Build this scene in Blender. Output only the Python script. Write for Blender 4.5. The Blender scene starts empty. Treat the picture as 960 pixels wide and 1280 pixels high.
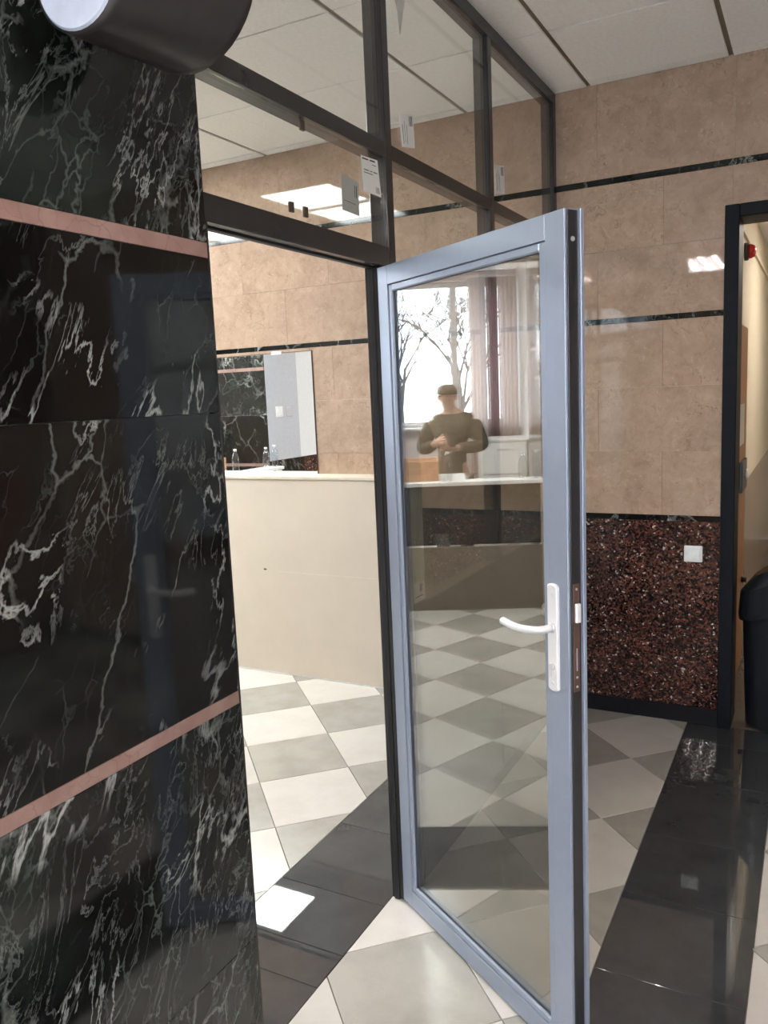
import bpy, bmesh, math, random
from mathutils import Vector, Matrix

random.seed(7)
S = bpy.context.scene
C = S.collection

# ------------------------------------------------------------------ camera
YAW, PITCH, ROLL, FPX = -0.4908, -0.1423, -0.0432, 1020.4
EYE = Vector((0.0, 0.0, 1.65))
fw = Vector((math.sin(YAW) * math.cos(PITCH), math.cos(YAW) * math.cos(PITCH), math.sin(PITCH)))
rt = Vector((math.cos(YAW), -math.sin(YAW), 0.0))
upv = rt.cross(fw)
cr, sr = math.cos(ROLL), math.sin(ROLL)
rt, upv = cr * rt + sr * upv, -sr * rt + cr * upv
cam = bpy.data.cameras.new('camera')
cam.sensor_fit = 'VERTICAL'
cam.sensor_height = 36.0
cam.sensor_width = 27.0
cam.lens = 36.0 * FPX / 1280.0
cam.clip_start = 0.02
co = bpy.data.objects.new('camera', cam)
C.objects.link(co)
M = Matrix.Identity(4)
for r in range(3):
    M[r][0] = rt[r]; M[r][1] = upv[r]; M[r][2] = -fw[r]; M[r][3] = EYE[r]
co.matrix_world = M
S.camera = co

# ------------------------------------------------------------------ world (overcast winter sky) and exposure
w = bpy.data.worlds.new('overcast_sky')
S.world = w
w.use_nodes = True
bg = w.node_tree.nodes['Background']
bg.inputs[0].default_value = (0.77, 0.87, 1.0, 1)
bg.inputs[1].default_value = 12.0
S.view_settings.view_transform = 'Standard'
S.view_settings.look = 'None'
S.view_settings.exposure = 0.0
S.view_settings.gamma = 1.0
S.view_settings.use_curve_mapping = False
S.cycles.use_denoising = True
S.cycles.max_bounces = 14
S.cycles.transparent_max_bounces = 24
S.cycles.glossy_bounces = 8
S.cycles.sample_clamp_indirect = 40.0
S.cycles.caustics_reflective = True
S.cycles.caustics_refractive = False

PANEL_E = 27.0     # radiance of the square ceiling panels of the inner room
TUBE_E = 118.0      # radiance of the fluorescent tubes of the hall
CORR_E = 30.0      # added unseen lamp that lights the corridor behind the right doorway

# portal that only guides sampling of the sky through the real window
pl = bpy.data.lights.new('window_portal', 'AREA')
pl.shape = 'RECTANGLE'; pl.size = 2.58; pl.size_y = 1.69
pl.cycles.is_portal = True
po = bpy.data.objects.new('window_portal', pl)
C.objects.link(po)
po.location = (-8.49, 2.46, 2.0875)
po.rotation_euler = (math.pi / 2, 0, -math.pi / 2)
pl2 = pl.copy(); pl2.size = 2.6; pl2.size_y = 2.68
po2 = bpy.data.objects.new('entrance_portal', pl2)
C.objects.link(po2)
po2.location = (1.10, -3.99, 1.46)
po2.rotation_euler = (math.pi / 2, 0, 0)

# ------------------------------------------------------------------ dimensions (metres)
XP = -1.144            # room face of the glazed partition
YW = 4.045             # face of the far wall
ZC = 3.026             # ceiling
S1 = (-1.608, -1.205)  # dark strip under the partition
S2 = (-0.524, -0.122)  # second dark strip
XL = -8.5              # window wall of the inner room

# ------------------------------------------------------------------ materials
def mat(name):
    m = bpy.data.materials.new(name)
    m.use_nodes = True
    nt = m.node_tree
    b = nt.nodes['Principled BSDF']
    return m, nt, b

def N(nt, t, **kw):
    n = nt.nodes.new(t)
    for k, v in kw.items():
        if k.startswith('i_'):
            n.inputs[int(k[2:]) if k[2:].isdigit() else k[2:]].default_value = v
        else:
            setattr(n, k, v)
    return n

def ramp(nt, stops, src=None, interp='LINEAR'):
    n = nt.nodes.new('ShaderNodeValToRGB')
    cr_ = n.color_ramp
    cr_.interpolation = interp
    while len(cr_.elements) < len(stops):
        cr_.elements.new(0.5)
    for e, (p, c) in zip(cr_.elements, stops):
        e.position = p
        e.color = (*c, 1) if len(c) == 3 else c
    if src is not None:
        nt.links.new(src, n.inputs[0])
    return n

def mixc(nt, fac, a, b, blend='MIX'):
    n = nt.nodes.new('ShaderNodeMix')
    n.data_type = 'RGBA'
    n.blend_type = blend
    for i, v in ((0, fac), (6, a), (7, b)):
        if hasattr(v, 'links'):
            nt.links.new(v, n.inputs[i])
        else:
            n.inputs[i].default_value = v if i == 0 else ((*v, 1) if len(v) == 3 else v)
    return n.outputs[2]

def math_(nt, op, a, b=None, clamp=False):
    n = nt.nodes.new('ShaderNodeMath')
    n.operation = op
    n.use_clamp = clamp
    for i, v in enumerate((a, b)):
        if v is None:
            continue
        if hasattr(v, 'links'):
            nt.links.new(v, n.inputs[i])
        else:
            n.inputs[i].default_value = v
    return n.outputs[0]

def vmath(nt, op, a, b=None, scale=None):
    n = nt.nodes.new('ShaderNodeVectorMath')
    n.operation = op
    for i, v in enumerate((a, b)):
        if v is None:
            continue
        if hasattr(v, 'links'):
            nt.links.new(v, n.inputs[i])
        else:
            n.inputs[i].default_value = v
    if scale is not None:
        n.inputs['Scale'].default_value = scale
    return n.outputs[0]

def noise(nt, vec, scale, detail=4, rough=.55, dist=0.0):
    n = N(nt, 'ShaderNodeTexNoise', i_Scale=scale, i_Detail=detail, i_Roughness=rough, i_Distortion=dist)
    nt.links.new(vec, n.inputs['Vector'])
    return n

def coords(nt, spread=0.0):
    tc = N(nt, 'ShaderNodeTexCoord')
    v = tc.outputs['Object']
    if spread:
        oi = N(nt, 'ShaderNodeObjectInfo')
        cx = N(nt, 'ShaderNodeCombineXYZ')
        nt.links.new(math_(nt, 'MULTIPLY', oi.outputs['Random'], spread), cx.inputs[0])
        nt.links.new(math_(nt, 'MULTIPLY', oi.outputs['Random'], spread * 1.7), cx.inputs[1])
        nt.links.new(math_(nt, 'MULTIPLY', oi.outputs['Random'], spread * 2.3), cx.inputs[2])
        v = vmath(nt, 'ADD', v, cx.outputs[0])
    return v

def bump(nt, b, h, strength, dist=0.002):
    n = N(nt, 'ShaderNodeBump')
    n.inputs['Strength'].default_value = strength
    n.inputs['Distance'].default_value = dist
    nt.links.new(h, n.inputs['Height'])
    nt.links.new(n.outputs[0], b.inputs['Normal'])

def plain(name, col, rough=.5, metal=0.0, spec=.5, var=0.06, scale=30, coat=0.0, bumpy=0.0):
    m, nt, b = mat(name)
    v = coords(nt)
    nz = noise(nt, v, scale, 3)
    c2 = tuple(max(0, c * (1 - var * 2)) for c in col)
    c1 = tuple(min(1, c * (1 + var)) for c in col)
    r = ramp(nt, [(.3, c2), (.7, c1)], nz.outputs['Fac'])
    nt.links.new(r.outputs[0], b.inputs['Base Color'])
    b.inputs['Roughness'].default_value = rough
    b.inputs['Metallic'].default_value = metal
    b.inputs['Specular IOR Level'].default_value = spec
    b.inputs['Coat Weight'].default_value = coat
    b.inputs['Coat Roughness'].default_value = .05
    if bumpy:
        bump(nt, b, nz.outputs['Fac'], bumpy)
    return m

def emit(name, col, strength):
    m, nt, b = mat(name)
    b.inputs['Base Color'].default_value = (*col, 1)
    b.inputs['Emission Color'].default_value = (*col, 1)
    b.inputs['Emission Strength'].default_value = strength
    return m

def glass(name, tint=(1, 1, 1), f0=.045, rough=0.0, power=5.0):
    """Thin pane: clear transmission plus mirror reflection by Schlick's law on each face."""
    m, nt, b = mat(name)
    nt.nodes.remove(b)
    out = nt.nodes['Material Output']
    geo = N(nt, 'ShaderNodeNewGeometry')
    d = N(nt, 'ShaderNodeVectorMath', operation='DOT_PRODUCT')
    nt.links.new(geo.outputs['Incoming'], d.inputs[0])
    nt.links.new(geo.outputs['Normal'], d.inputs[1])
    a = math_(nt, 'ABSOLUTE', d.outputs['Value'])
    g = math_(nt, 'POWER', math_(nt, 'SUBTRACT', 1.0, a, True), power)
    f = math_(nt, 'ADD', math_(nt, 'MULTIPLY', g, 1 - f0), f0, True)
    tr = N(nt, 'ShaderNodeBsdfTransparent')
    tr.inputs[0].default_value = (*tint, 1)
    gl = N(nt, 'ShaderNodeBsdfGlossy')
    gl.inputs['Roughness'].default_value = rough
    mx = N(nt, 'ShaderNodeMixShader')
    nt.links.new(f, mx.inputs[0])
    nt.links.new(tr.outputs[0], mx.inputs[1])
    nt.links.new(gl.outputs[0], mx.inputs[2])
    nt.links.new(mx.outputs[0], out.inputs[0])
    return m

def veins(nt, vec, scale, width, mscale, mlo, mhi):
    """thin vein lines along distorted cell borders, broken up by a mask"""
    vo = N(nt, 'ShaderNodeTexVoronoi', feature='DISTANCE_TO_EDGE', i_Scale=scale)
    nt.links.new(vec, vo.inputs['Vector'])
    wn = noise(nt, vec, mscale * 2.3, 2)
    wd = math_(nt, 'MULTIPLY', wn.outputs['Fac'], width * 2)
    line = math_(nt, 'SUBTRACT', 1.0, math_(nt, 'DIVIDE', vo.outputs['Distance'], wd), True)
    mk = noise(nt, vec, mscale, 2)
    mr = N(nt, 'ShaderNodeMapRange', i_1=mlo, i_2=mhi)
    nt.links.new(mk.outputs['Fac'], mr.inputs[0])
    return math_(nt, 'MULTIPLY', line, mr.outputs[0], True)

def ridge(nt, vec, scale, width, detail=6, rough=.55, dist=.6):
    """fractal contour lines of a noise field: thin branching veins"""
    n = noise(nt, vec, scale, detail, rough, dist)
    d = math_(nt, 'ABSOLUTE', math_(nt, 'SUBTRACT', n.outputs['Fac'], .5))
    return math_(nt, 'SUBTRACT', 1.0, math_(nt, 'DIVIDE', d, width), True)

def mask(nt, vec, scale, lo, hi, detail=2):
    n = noise(nt, vec, scale, detail)
    mr = N(nt, 'ShaderNodeMapRange', i_1=lo, i_2=hi)
    nt.links.new(n.outputs['Fac'], mr.inputs[0])
    return mr.outputs[0]

def green_marble(name, light=0.0, spread=5.0, dense=0.0):
    m, nt, b = mat(name)
    v0 = coords(nt, spread)
    mp = N(nt, 'ShaderNodeMapping')
    mp.inputs['Rotation'].default_value = (math.radians(28), 0, 0)
    nt.links.new(v0, mp.inputs['Vector'])
    vs_ = N(nt, 'ShaderNodeMapping')
    vs_.inputs['Scale'].default_value = (1, 1.5, .55)
    nt.links.new(mp.outputs[0], vs_.inputs['Vector'])
    v1 = vs_.outputs[0]
    n2 = noise(nt, v0, 9, 4, .6)
    v2 = vmath(nt, 'ADD', v1, vmath(nt, 'SCALE', vmath(nt, 'SUBTRACT', n2.outputs['Color'], (.5, .5, .5)), scale=.10))
    bn = noise(nt, v0, 2.6, 5, .62)
    base = ramp(nt, [(.30, (.0022, .0022, .0022)), (.50, (.0042, .0042, .004)), (.62, (.007, .0095, .008)), (.80, (.018, .026, .021))], bn.outputs['Fac']).outputs[0]
    base = mixc(nt, mask(nt, v0, 1.3, .5, .72), base, (.011, .0065, .0055))
    big = math_(nt, 'MULTIPLY', ridge(nt, v1, 2.6, .012, 7, .56, .35), mask(nt, v0, 2.7, .50, .60))
    big2 = math_(nt, 'MULTIPLY', ridge(nt, vmath(nt, 'ADD', v1, (3.1, 7.7, 1.9)), 3.4, .010, 7, .60, .5), mask(nt, v0, 3.4, .50, .58))
    vor = veins(nt, v2, 5.0, .030, 3.0, .50, .62)
    fine = math_(nt, 'MULTIPLY', ridge(nt, vmath(nt, 'ADD', v1, (9.3, 2.2, 5.1)), 7.5, .013, 6, .62, .8), mask(nt, v0, 4.2, .52 - .14 * dense, .66 - .1 * dense))
    web = veins(nt, v2, 17.0, .045, 4.6, .52 - .12 * dense, .70 - .1 * dense)
    cl = noise(nt, v0, 4.5, 5, .65)
    clm = N(nt, 'ShaderNodeMapRange', i_1=.54 - light * .14, i_2=.80)
    nt.links.new(cl.outputs['Fac'], clm.inputs[0])
    cloud = math_(nt, 'MULTIPLY', clm.outputs[0], .25 + .45 * light)
    c = mixc(nt, cloud, base, (.040, .053, .044))
    c = mixc(nt, math_(nt, 'MULTIPLY', web, .22 + .22 * light + .2 * dense), c, (.14, .165, .148))
    c = mixc(nt, math_(nt, 'MULTIPLY', fine, .40), c, (.21, .23, .21))
    c = mixc(nt, math_(nt, 'MULTIPLY', vor, .45), c, (.24, .255, .235))
    c = mixc(nt, math_(nt, 'MULTIPLY', big2, .75), c, (.32, .335, .315))
    c = mixc(nt, math_(nt, 'MULTIPLY', big, .85), c, (.37, .385, .365))
    nt.links.new(c, b.inputs['Base Color'])
    b.inputs['Roughness'].default_value = .07
    b.inputs['Specular IOR Level'].default_value = .5
    return m

def beige_marble(name, spread=9.0, warm=1.0):
    m, nt, b = mat(name)
    v0 = coords(nt, spread)
    n1 = noise(nt, v0, 5, 3)
    n2 = noise(nt, v0, 22, 4)
    dv = vmath(nt, 'ADD', v0, vmath(nt, 'SCALE', vmath(nt, 'SUBTRACT', n1.outputs['Color'], (.5, .5, .5)), scale=.22))
    dv = vmath(nt, 'ADD', dv, vmath(nt, 'SCALE', vmath(nt, 'SUBTRACT', n2.outputs['Color'], (.5, .5, .5)), scale=.07))
    bn = noise(nt, dv, 7, 6, .65)
    base = ramp(nt, [(.25, (.31, .211, .154)), (.45, (.417, .297, .223)), (.60, (.467, .338, .256)), (.8, (.535, .40, .311))], bn.outputs['Fac']).outputs[0]
    oi = N(nt, 'ShaderNodeObjectInfo')
    tone = ramp(nt, [(0, (.96, .945, .93)), (.5, (1, 1, 1)), (1, (.98, .96, .945))], oi.outputs['Random']).outputs[0]
    base = mixc(nt, 1.0, base, tone, 'MULTIPLY')
    r1 = math_(nt, 'MULTIPLY', ridge(nt, dv, 9, .016, 5, .6, .9), mask(nt, v0, 7, .48, .60))
    r2 = math_(nt, 'MULTIPLY', ridge(nt, vmath(nt, 'ADD', dv, (4.4, 1.3, 8.2)), 22, .026, 4, .6, 1.2), mask(nt, v0, 13, .50, .60))
    mot = mask(nt, dv, 30, .45, .75, 4)
    c = mixc(nt, math_(nt, 'MULTIPLY', mot, .35), base, (.27, .165, .105))
    c = mixc(nt, math_(nt, 'MULTIPLY', r2, .42), c, (.20, .115, .072))
    c = mixc(nt, math_(nt, 'MULTIPLY', r1, .55), c, (.17, .095, .06))
    sp = noise(nt, v0, 60, 2)
    c = mixc(nt, math_(nt, 'MULTIPLY', math_(nt, 'GREATER_THAN', sp.outputs['Fac'], .68), .3), c, (.62, .52, .42))
    nt.links.new(c, b.inputs['Base Color'])
    b.inputs['Roughness'].default_value = .028
    b.inputs['Specular IOR Level'].default_value = .5
    return m

def red_granite(name):
    m, nt, b = mat(name)
    v0 = coords(nt, 3.0)
    nz = noise(nt, v0, 40, 3)
    dv = vmath(nt, 'ADD', v0, vmath(nt, 'SCALE', vmath(nt, 'SUBTRACT', nz.outputs['Color'], (.5, .5, .5)), scale=.016))
    vo = N(nt, 'ShaderNodeTexVoronoi', i_Scale=135.0)
    nt.links.new(dv, vo.inputs['Vector'])
    sep = N(nt, 'ShaderNodeSeparateColor')
    nt.links.new(vo.outputs['Color'], sep.inputs[0])
    base = ramp(nt, [(0, (.008, .007, .007)), (.34, (.022, .013, .012)), (.48, (.062, .024, .017)), (.68, (.098, .036, .025)), (.82, (.040, .020, .016)), (.92, (.13, .075, .056)), (.972, (.30, .27, .25))],
                sep.outputs[0], 'CONSTANT').outputs[0]
    cl = noise(nt, v0, 9, 3)
    c = mixc(nt, 1.0, base, ramp(nt, [(.35, (.9, .8, .8)), (.65, (1.7, 1.5, 1.45))], cl.outputs['Fac']).outputs[0], 'MULTIPLY')
    nt.links.new(c, b.inputs['Base Color'])
    b.inputs['Roughness'].default_value = .03
    b.inputs['Specular IOR Level'].default_value = .5
    return m

def tile_mat(name, col, dirt, rough, spec=.5, ior=1.5, relief=.08):
    m, nt, b = mat(name)
    v0 = coords(nt, 4.0)
    n1 = noise(nt, v0, 6, 5, .62)
    n2 = noise(nt, v0, 70, 3, .6)
    c = ramp(nt, [(.32, dirt), (.62, col)], n1.outputs['Fac']).outputs[0]
    oi = N(nt, 'ShaderNodeObjectInfo')
    c = mixc(nt, 1.0, c, ramp(nt, [(0, (.93, .93, .93)), (1, (1.04, 1.03, 1.02))], oi.outputs['Random']).outputs[0], 'MULTIPLY')
    sp = math_(nt, 'MULTIPLY', math_(nt, 'GREATER_THAN', n2.outputs['Fac'], .63), .10)
    c = mixc(nt, sp, c, tuple(x * .72 for x in col))
    nt.links.new(c, b.inputs['Base Color'])
    b.inputs['Specular IOR Level'].default_value = spec
    b.inputs['IOR'].default_value = ior
    rr = N(nt, 'ShaderNodeMapRange', i_3=rough * .8, i_4=rough * 1.25)
    nt.links.new(n1.outputs['Fac'], rr.inputs[0])
    nt.links.new(rr.outputs[0], b.inputs['Roughness'])
    if relief:
        bump(nt, b, n2.outputs['Fac'], relief, .001)
    return m

def wood_mat(name, a, c2, rough=.4):
    m, nt, b = mat(name)
    v = coords(nt, 2.0)
    mp = N(nt, 'ShaderNodeMapping')
    mp.inputs['Scale'].default_value = (14, 14, 1.2)
    nt.links.new(v, mp.inputs[0])
    n = noise(nt, mp.outputs[0], 3, 5, .6, .4)
    r = ramp(nt, [(.3, a), (.7, c2)], n.outputs['Fac'])
    nt.links.new(r.outputs[0], b.inputs['Base Color'])
    b.inputs['Roughness'].default_value = rough
    return m

G = {}
G['green'] = green_marble('green_marble', 0.0)
G['green_light'] = green_marble('green_marble_webbed', 0.8, 5.0, .5)
G['green_dense'] = green_marble('green_marble_dense', 0.1, 5.0, 1.0)
G['band'] = green_marble('green_marble_band', 0.3, 6.0)
G['beige'] = beige_marble('beige_marble')
G['granite'] = red_granite('red_granite')
def pink_marble():
    m, nt, b = mat('pink_marble')
    v0 = coords(nt, 3.0)
    nz = noise(nt, v0, 14, 4)
    dv = vmath(nt, 'ADD', v0, vmath(nt, 'SCALE', nz.outputs['Color'], scale=.06))
    base = ramp(nt, [(.3, (.235, .14, .117)), (.7, (.30, .197, .17))], nz.outputs['Fac']).outputs[0]
    a = veins(nt, dv, 26, .03, 9, .40, .58)
    c = mixc(nt, math_(nt, 'MULTIPLY', a, .55), base, (.16, .075, .06))
    nt.links.new(c, b.inputs['Base Color'])
    b.inputs['Roughness'].default_value = .1
    return m
G['pink'] = pink_marble()
G['tile_light'] = tile_mat('light_floor_tile', (.61, .58, .535), (.56, .525, .48), .18)
G['tile_grey'] = tile_mat('grey_floor_tile', (.385, .365, .325), (.32, .30, .265), .22)
G['strip'] = tile_mat('dark_floor_slab', (.056, .058, .062), (.041, .043, .046), .02, .5, 1.62, 0.0)
G['grout'] = plain('grout', (.17, .155, .14), .8)
G['alu'] = plain('anthracite_aluminium', (.028, .0265, .027), .22, .0, .5, .02)
G['leaf'] = plain('grey_blue_aluminium', (.285, .322, .395), .38, .35, .5, .015)
G['rubber'] = plain('black_rubber', (.012, .012, .013), .55)
G['silver'] = plain('satin_silver', (.74, .74, .76), .28, .75, .5, .01)
G['white_metal'] = plain('pale_handle_metal', (.80, .79, .79), .32, .25, .5, .01)
G['brown_metal'] = plain('brown_lock_plate', (.16, .095, .075), .4, .5)
G['pane'] = glass('clear_glass', (.985, .995, .985), .036)
G['pane_door'] = glass('door_double_glazing', (.97, .965, .94), .22)
G['plastic_clear'] = glass('clear_plastic', (.90, .94, .96), .10, .05, 2.5)
G['ceil'] = plain('ceiling_panel_white', (.90, .885, .86), .9, 0, .2, .03, 60, 0, .15)
G['tbar'] = plain('ceiling_bar_tan', (.20, .155, .105), .6)
G['white'] = plain('white_plaster', (.74, .735, .73), .7, 0, .3, .02)
G['whitep'] = plain('white_plastic', (.80, .80, .78), .3)
G['cream'] = plain('cream_paint', (.66, .585, .47), .6, 0, .4, .03)
G['counter'] = plain('beige_board', (.60, .525, .435), .5, 0, .4, .02, 6)
G['counter_dark'] = plain('brown_board', (.19, .158, .12), .5, 0, .4, .03, 6)
G['darkframe'] = plain('dark_navy_metal', (.007, .008, .011), .5, 0, .12, .05)
G['base'] = plain('black_baseboard', (.008, .008, .010), .35, 0, .25)
G['mirror'] = plain('mirror_silver', (.92, .94, .93), .012, 1.0, .5, .0)
G['bin'] = plain('black_bin_plastic', (.012, .014, .017), .32)
G['fixture'] = plain('dark_fixture', (.045, .041, .040), .32, .2)
G['fixcap'] = plain('pale_fixture_end', (.46, .52, .62), .45, .0)
G['wood'] = wood_mat('orange_brown_wood', (.27, .115, .045), (.38, .18, .08))
G['plank'] = wood_mat('raw_plank', (.42, .20, .10), (.60, .34, .19), .6)
G['red'] = plain('red_alarm', (.55, .02, .02), .25)
G['paper'] = plain('white_label_paper', (.78, .78, .76), .6, 0, .3, .01)
G['paper_back'] = plain('grey_label_back', (.46, .47, .45), .6, 0, .3, .02)
G['ink'] = plain('black_ink', (.02, .02, .02), .6)
G['film'] = plain('torn_film', (.60, .60, .585), .35)
G['shim'] = plain('brown_shim', (.07, .045, .025), .5)
def cloth_mat(name, col):
    m, nt, b = mat(name)
    nt.nodes.remove(b)
    v = coords(nt)
    n = noise(nt, v, 90, 2)
    c = ramp(nt, [(.3, tuple(x * .92 for x in col)), (.7, col)], n.outputs['Fac']).outputs[0]
    d = N(nt, 'ShaderNodeBsdfDiffuse'); t = N(nt, 'ShaderNodeBsdfTranslucent'); mx = N(nt, 'ShaderNodeMixShader')
    mx.inputs[0].default_value = .75
    nt.links.new(c, d.inputs[0]); nt.links.new(c, t.inputs[0])
    nt.links.new(d.outputs[0], mx.inputs[1]); nt.links.new(t.outputs[0], mx.inputs[2])
    nt.links.new(mx.outputs[0], nt.nodes['Material Output'].inputs[0])
    return m
G['curtain'] = cloth_mat('sheer_curtain', (.92, .86, .84))
G['curtain_pink'] = cloth_mat('pink_curtain', (.70, .56, .56))
G['pinkwall'] = plain('pinkish_wall', (.74, .66, .66), .7, 0, .3, .02)
G['greywall'] = plain('pale_grey_paint', (.50, .50, .54), .6, 0, .3, .03)
G['brownwall'] = plain('dark_brown_panelling', (.10, .07, .055), .5, 0, .4, .1, 6)
G['sash'] = plain('white_window_sash', (.80, .80, .80), .4)
G['snow'] = plain('pale_winter_ground', (.55, .56, .58), .9)
G['bark'] = plain('grey_bark', (.10, .085, .075), .9)
G['jacket'] = plain('olive_jacket', (.055, .052, .036), .75, 0, .2, .15)
G['trouser'] = plain('dark_trousers', (.02, .02, .025), .8)
G['skin'] = plain('skin', (.55, .33, .25), .5)
G['cap'] = plain('brown_cap', (.075, .055, .035), .8)
G['shoe'] = plain('black_shoe', (.01, .01, .01), .4)
G['corr_floor'] = plain('corridor_floor', (.10, .085, .07), .08)
G['dado'] = plain('brown_corridor_panel', (.30, .21, .15), .22, 0, .5, .10, 6)
G['panel_light'] = emit('light_panel_diffuser', (.94, 1.0, 1.0), PANEL_E)
G['tube'] = emit('fluorescent_tube', (1.0, .91, .87), TUBE_E)
G['corr_light'] = emit('corridor_diffuser', (1.0, .92, .80), CORR_E)
G['reflector'] = plain('lamp_reflector', (.78, .80, .82), .2, .6)
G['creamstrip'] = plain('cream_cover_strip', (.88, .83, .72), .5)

# ------------------------------------------------------------------ helpers
def tag(o, label=None, cat=None, group=None, kind=None):
    if label: o['label'] = label
    if cat: o['category'] = cat
    if group: o['group'] = group
    if kind: o['kind'] = kind
    return o

def empty(name, loc=(0, 0, 0), rz=0.0, **kw):
    o = bpy.data.objects.new(name, None)
    o.empty_display_size = .1
    C.objects.link(o)
    o.location = loc
    o.rotation_euler = (0, 0, rz)
    return tag(o, **kw)

def link(name, me, parent=None, **kw):
    o = bpy.data.objects.new(name, me)
    C.objects.link(o)
    if parent is not None:
        o.parent = parent
    return tag(o, **kw)

def mesh(name, verts, faces, m, smooth=False):
    me = bpy.data.meshes.new(name)
    me.from_pydata([tuple(v) for v in verts], [], faces)
    me.materials.append(m)
    bm = bmesh.new(); bm.from_mesh(me)
    bmesh.ops.recalc_face_normals(bm, faces=bm.faces)
    if smooth:
        for f in bm.faces: f.smooth = True
    bm.to_mesh(me); bm.free()
    return me

def wbase(parent):
    """world -> parent-local translation (unrotated parents)"""
    return Vector((0, 0, 0)) if parent is None else wloc(parent)

def wloc(o):
    v = Vector(o.location)
    while o.parent is not None:
        o = o.parent
        v += Vector(o.location)
    return v

def boxmesh(name, a, b, m, bev=0.0):
    bm = bmesh.new()
    vs = [bm.verts.new((x, y, z)) for x in (a[0], b[0]) for y in (a[1], b[1]) for z in (a[2], b[2])]
    for f in ((0, 1, 3, 2), (4, 6, 7, 5), (0, 4, 5, 1), (2, 3, 7, 6), (0, 2, 6, 4), (1, 5, 7, 3)):
        bm.faces.new([vs[i] for i in f])
    bmesh.ops.recalc_face_normals(bm, faces=bm.faces)
    if bev:
        bmesh.ops.bevel(bm, geom=bm.edges[:], offset=bev, segments=1, affect='EDGES')
    me = bpy.data.meshes.new(name)
    bm.to_mesh(me); bm.free()
    me.materials.append(m)
    return me

def box(name, a, b, m, parent=None, bev=0.0, local=False, **kw):
    """axis-aligned box given in world coordinates (or in the parent's frame with local=True)"""
    a, b = Vector([min(p, q) for p, q in zip(a, b)]), Vector([max(p, q) for p, q in zip(a, b)])
    if not local:
        off = wbase(parent)
        a, b = a - off, b - off
    return link(name, boxmesh(name, a, b, m, bev), parent, **kw)

def prism(name, poly, z0, z1, m, parent=None, cham=0.0, **kw):
    """vertical prism over a convex polygon, top edge slightly chamfered"""
    n = len(poly)
    cx = sum(p[0] for p in poly) / n; cy = sum(p[1] for p in poly) / n
    vs, fs = [], []
    for p in poly: vs.append((p[0], p[1], z0))
    for p in poly: vs.append((p[0], p[1], z1 - cham))
    top = n
    for i in range(n): fs.append((i, (i + 1) % n, n + (i + 1) % n, n + i))
    if cham:
        for p in poly:
            d = Vector((cx - p[0], cy - p[1])); L = max(d.length, 1e-6)
            vs.append((p[0] + d.x / L * cham, p[1] + d.y / L * cham, z1))
        for i in range(n): fs.append((n + i, n + (i + 1) % n, 2 * n + (i + 1) % n, 2 * n + i))
        top = 2 * n
    fs.append(tuple(range(top, top + n)))
    fs.append(tuple(reversed(range(n))))
    return link(name, mesh(name, vs, fs, m), parent, **kw)

def lathe(name, prof, m, parent=None, seg=24, axis='z', origin=(0, 0, 0), smooth=True, **kw):
    """revolve (radius, height) profile; axis z, y or x"""
    vs, fs = [], []
    for r, h in prof:
        for k in range(seg):
            a = 2 * math.pi * k / seg
            p = (r * math.cos(a), r * math.sin(a), h)
            if axis == 'y': p = (p[0], p[2], p[1])
            if axis == 'x': p = (p[2], p[0], p[1])
            vs.append(tuple(Vector(p) + Vector(origin)))
    for i in range(len(prof) - 1):
        for k in range(seg):
            fs.append((i * seg + k, i * seg + (k + 1) % seg, (i + 1) * seg + (k + 1) % seg, (i + 1) * seg + k))
    fs.append(tuple(range(seg)))
    fs.append(tuple(range((len(prof) - 1) * seg, len(prof) * seg)))
    me = mesh(name, vs, fs, m, smooth)
    if smooth:
        me.polygons[len(me.polygons) - 1].use_smooth = False
        me.polygons[len(me.polygons) - 2].use_smooth = False
    return link(name, me, parent, **kw)

def tube(name, pts, radii, m, parent=None, seg=12, flat=1.0, **kw):
    """smooth tube through points with a radius each; flat squashes the section along z"""
    vs, fs = [], []
    pts = [Vector(p) for p in pts]
    for i, p in enumerate(pts):
        t = (pts[min(i + 1, len(pts) - 1)] - pts[max(i - 1, 0)]).normalized()
        u = Vector((0, 0, 1)).cross(t)
        if u.length < 1e-4: u = Vector((1, 0, 0))
        u.normalize(); v = t.cross(u)
        for k in range(seg):
            a = 2 * math.pi * k / seg
            vs.append(p + u * math.cos(a) * radii[i] * flat + v * math.sin(a) * radii[i])
    for i in range(len(pts) - 1):
        for k in range(seg):
            fs.append((i * seg + k, i * seg + (k + 1) % seg, (i + 1) * seg + (k + 1) % seg, (i + 1) * seg + k))
    fs.append(tuple(range(seg))); fs.append(tuple(range((len(pts) - 1) * seg, len(pts) * seg)))
    return link(name, mesh(name, vs, fs, m, True), parent, **kw)

def clip(poly, axis, val, keep_less):
    out = []
    for i in range(len(poly)):
        p, q = poly[i], poly[(i + 1) % len(poly)]
        ip = p[axis] <= val if keep_less else p[axis] >= val
        iq = q[axis] <= val if keep_less else q[axis] >= val
        if ip: out.append(p)
        if ip != iq:
            t = (val - p[axis]) / (q[axis] - p[axis])
            out.append((p[0] + t * (q[0] - p[0]), p[1] + t * (q[1] - p[1])))
    return out

def area(poly):
    return abs(sum(poly[i][0] * poly[(i + 1) % len(poly)][1] - poly[(i + 1) % len(poly)][0] * poly[i][1] for i in range(len(poly)))) / 2

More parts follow.
